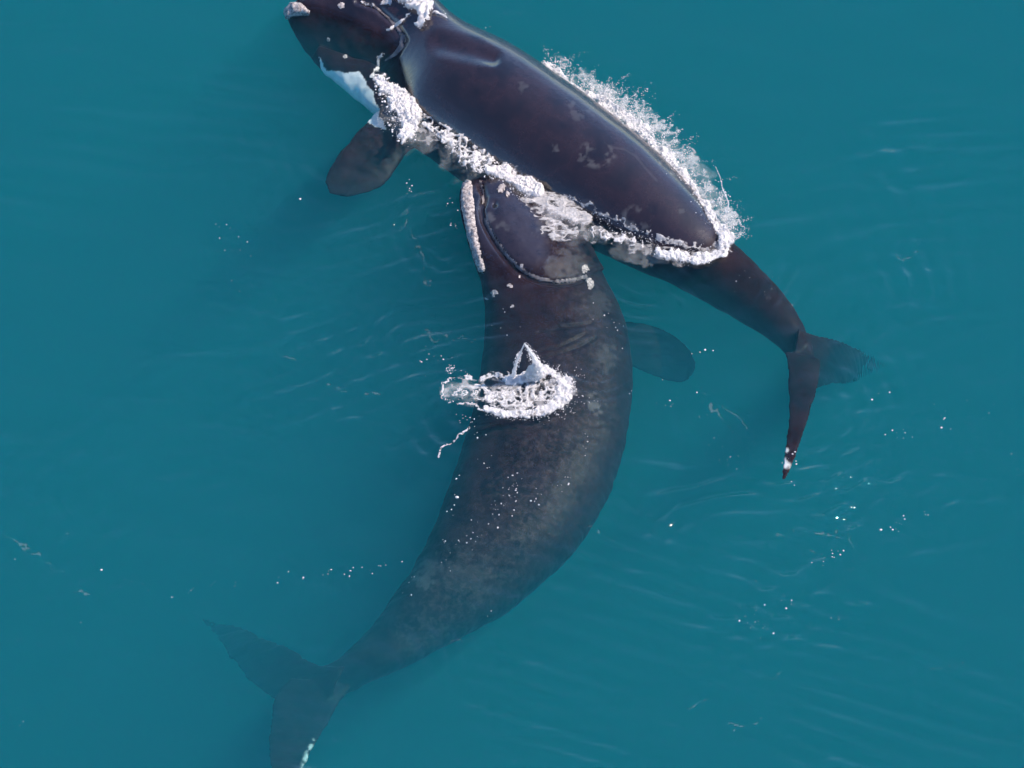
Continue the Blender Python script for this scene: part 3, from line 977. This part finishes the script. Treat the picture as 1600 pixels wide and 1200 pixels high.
# the standing jet: two strands that meet at the tip, the sunny one thick
B = at(826, 590, 0.0)
tip = at(820, 536, 0.0); tipz = .98
def up(px, py, z):
    return at(px, py, z)
f.thread([up(802, 588, .05), up(806, 570, .42), up(812, 554, .74), up(820, 536, 1.06)], [.045, .026, .018, .010], n=70, jitter=.5)
f.thread([up(838, 588, .08), up(842, 574, .36), up(832, 556, .70), up(820, 537, 1.05)], [.10, .07, .034, .010], n=80, jitter=.45, seg=11)
f.thread([up(828, 590, .05), up(832, 576, .30), up(838, 566, .5)], [.09, .065, .03], n=50, jitter=.45, seg=11)
f.scatter([[(806, 570, 6), (812, 552, 4)], [(842, 572, 14), (832, 556, 9), (822, 538, 4)]], 260, (.004, .02), .07, base=.4)
f.build('water_splash', M_FOAM, 'white splash with a pointed jet on the lower whale\'s back', 'splash')

# thread of foam flung beside the splash
f = Foam()
f.sheet([[(684, 711, 2.6), (694, 697, 2.6), (708, 690, 3.4), (716, 681, 2.8), (732, 668, 2.6)]], cell=.010, height=.03, lace=.85, thr=.44, seed=31.0, freq=14, warp=4)
f.scatter([[(718, 660, 6), (732, 654, 8), (740, 664, 5)]], 12, (.01, .022), .02)
f.build('sea_foam', M_FOAM, 'thin rope of foam on the water left of the lower whale\'s back')

# thin milky wash round the thick foam
f = Foam()
for st, sd in (([(600, 124, 14), (626, 168, 30), (640, 205, 28), (676, 214, 16)], 51.), ([(700, 216, 16), (740, 244, 24), (780, 268, 22), (826, 296, 26), (872, 330, 30), (920, 348, 16)], 52.),
               ([(925, 362, 16), (970, 380, 18), (1030, 396, 16), (1090, 406, 14), (1134, 386, 12)], 53.), ([(866, 92, 14), (930, 136, 20), (1000, 180, 26), (1062, 240, 26), (1110, 305, 24), (1144, 350, 16)], 54.),
               ([(700, 606, 16), (750, 606, 22), (800, 620, 36), (850, 614, 40), (880, 606, 24)], 55.), ([(836, 340, 30), (862, 352, 34), (896, 352, 20)], 56.)):
    f.sheet([st], height=.03, lace=.85, thr=.36, seed=sd, freq=7, warp=14, under=.004, soft=.5, solid=.75)
# clouds of bubbles a hand's depth under the surface
for st, sd in (([(622, 172, 34), (642, 210, 34), (668, 226, 20)], 81.), ([(700, 240, 24), (740, 264, 26), (700, 262, 16)], 82.), ([(860, 350, 36), (900, 360, 34), (930, 366, 20)], 83.),
               ([(960, 392, 18), (1030, 408, 14)], 84.), ([(926, 140, 14), (996, 184, 22), (1064, 246, 24), (1118, 314, 20), (1146, 356, 14)], 85.), ([(706, 612, 20), (740, 616, 22)], 86.)):
    f.sheet([st], cell=.02, height=.02, base=-.10, lace=.5, thr=.14, seed=sd, freq=3, warp=16, under=0, soft=.9, solid=.38)
f.build('thin_foam', M_LACE, 'thin milky wash of bubbles fringing the thick foam round both whales')

# small white flecks
def flecks(groups, label, name='white_flecks', z=.005):
    f = Foam()
    pts, rad = [], []
    for (x0, y0, x1, y1, wob, n, s) in groups:
        for i in range(max(1, int(n * .75))):
            t = rng.uniform()
            pts.append(at(x0 + (x1 - x0) * t + rng.normal(0, wob), y0 + (y1 - y0) * t + rng.normal(0, wob), z))
            rad.append(s * (.18 + .66 * rng.uniform() ** 3))
    f.drops(np.array(pts), np.array(rad), .5)
    return f.build(name, M_FOAM, label)

flecks([(196, 908, 282, 932, 3, 8, .026), (290, 926, 330, 912, 3, 8, .026), (330, 914, 470, 900, 4, 8, .03), (470, 902, 580, 888, 4, 16, .034),
        (580, 890, 650, 872, 4, 9, .026), (158, 888, 160, 890, 1, 2, .03), (22, 873, 24, 875, 1, 1, .03), (36, 1096, 30, 1132, 3, 4, .03), (120, 980, 130, 965, 3, 2, .02)],
       'sparse line of white flecks drifting left of the lower whale\'s tail')
flecks([(716, 744, 706, 800, 2, 12, .04), (704, 800, 690, 850, 3, 8, .028), (808, 736, 800, 780, 7, 26, .026), (800, 770, 760, 820, 8, 30, .028),
        (746, 820, 700, 880, 10, 26, .03), (830, 770, 840, 800, 9, 14, .026), (918, 672, 914, 724, 3, 9, .032), (892, 742, 890, 760, 5, 6, .03),
        (870, 758, 890, 756, 4, 6, .026), (760, 690, 750, 740, 12, 8, .026), (690, 560, 720, 580, 8, 6, .024), (655, 560, 662, 590, 6, 4, .026),
        (720, 640, 760, 690, 10, 10, .026), (650, 905, 640, 915, 8, 8, .026), (770, 960, 765, 955, 4, 3, .024), (780, 500, 830, 520, 14, 10, .02), (930, 470, 970, 520, 12, 20, .02)],
       'white flecks scattered over the lower whale\'s mottled back')
flecks([(1000, 610, 1110, 650, 14, 12, .028), (1090, 550, 1130, 548, 5, 6, .03), (1096, 648, 1100, 652, 5, 5, .03), (1120, 690, 1150, 730, 8, 16, .026),
        (1234, 755, 1242, 752, 3, 5, .03), (1240, 704, 1244, 724, 2, 7, .028), (1228, 704, 1226, 722, 3, 6, .03),
        (1330, 630, 1390, 610, 6, 5, .028), (1380, 680, 1420, 680, 7, 12, .03), (1450, 640, 1480, 660, 10, 12, .024), (1510, 650, 1550, 640, 10, 8, .026),
        (1570, 690, 1600, 760, 12, 6, .026), (1375, 830, 1410, 820, 8, 14, .032), (1445, 806, 1450, 800, 4, 4, .03), (1280, 880, 1320, 860, 8, 14, .026),
        (1150, 960, 1200, 980, 9, 18, .026), (1220, 935, 1240, 955, 6, 8, .022), (1300, 968, 1315, 965, 4, 4, .024), (1436, 952, 1437, 953, 1, 1, .026),
        (1000, 1010, 1006, 1014, 3, 2, .024), (1180, 910, 1190, 908, 2, 2, .022), (1200, 422, 1224, 440, 6, 3, .03), (1160, 430, 1170, 434, 4, 5, .026), (1110, 450, 1200, 470, 14, 6, .02)],
       'sparse white flecks on open water right of the whales')
flecks([(466, 309, 468, 311, 1, 2, .045), (330, 350, 400, 390, 10, 14, .022), (330, 420, 450, 480, 14, 6, .018), (634, 285, 640, 300, 3, 16, .022), (704, 350, 714, 356, 4, 12, .028),
        (694, 300, 720, 340, 6, 12, .02), (660, 560, 700, 580, 10, 8, .02), (755, 45, 790, 60, 5, 5, .02), (1016, 140, 1000, 150, 5, 8, .018), (920, 115, 938, 128, 3, 12, .022)],
       'small white flecks on the water beside the whales\' heads')

# thin pale streaks
f = Foam()
for s in ([(440, 556, 1.5), (452, 562, 3), (468, 570, 1.5)], [(1094, 600, 1.5), (1120, 640, 2.2), (1142, 676, 1.5)], [(1128, 636, 1.5), (1148, 646, 2.4), (1168, 666, 1.5)],
          [(636, 300, 1.2), (634, 330, 1.6), (660, 410, 1.6), (674, 450, 1.2)], [(0, 822, 1.5), (40, 850, 2), (80, 880, 1.6), (110, 896, 1.2)], [(84, 842, 1.2), (110, 838, 2)],
          [(1210, 832, 1.2), (1280, 826, 1.6), (1320, 840, 1.8), (1338, 860, 1.6)], [(1270, 854, 1.2), (1290, 858, 2.4)], [(1264, 868, 1.2), (1290, 870, 2)], [(1404, 398, 1.4), (1430, 396, 2)],
          [(1140, 1140, 1.4), (1170, 1134, 2), (1184, 1124, 1.2)], [(1188, 1142, 2), (1204, 1132, 1.2)], [(1206, 1053, 1.6), (1230, 1054, 1.2)],
          [(900, 816, 1.4), (940, 832, 1.8), (960, 838, 1.2)], [(1440, 1050, 1.4), (1478, 1046, 1.8), (1500, 1036, 1.2)], [(660, 512, 1.4), (700, 524, 1.8), (740, 530, 1.2)],
          [(664, 522, 1.4), (690, 534, 1.8)], [(560, 616, 1.4), (590, 612, 2)], [(500, 590, 1.2), (540, 608, 1.6)], [(1080, 1100, 1.2), (1110, 1096, 1.6)], [(720, 1000, 1.2), (700, 1010, 1.6)],
          [(110, 920, 1.2), (140, 928, 1.6)], [(26, 650, 1.4), (40, 640, 1.2)]):
    f.sheet([s], cell=.012, height=.012, lace=.6, thr=.36, freq=9, under=.005, seed=s[0][0], warp=16)
f.build('pale_streaks', M_FILM, 'faint thin pale streaks on the open water')
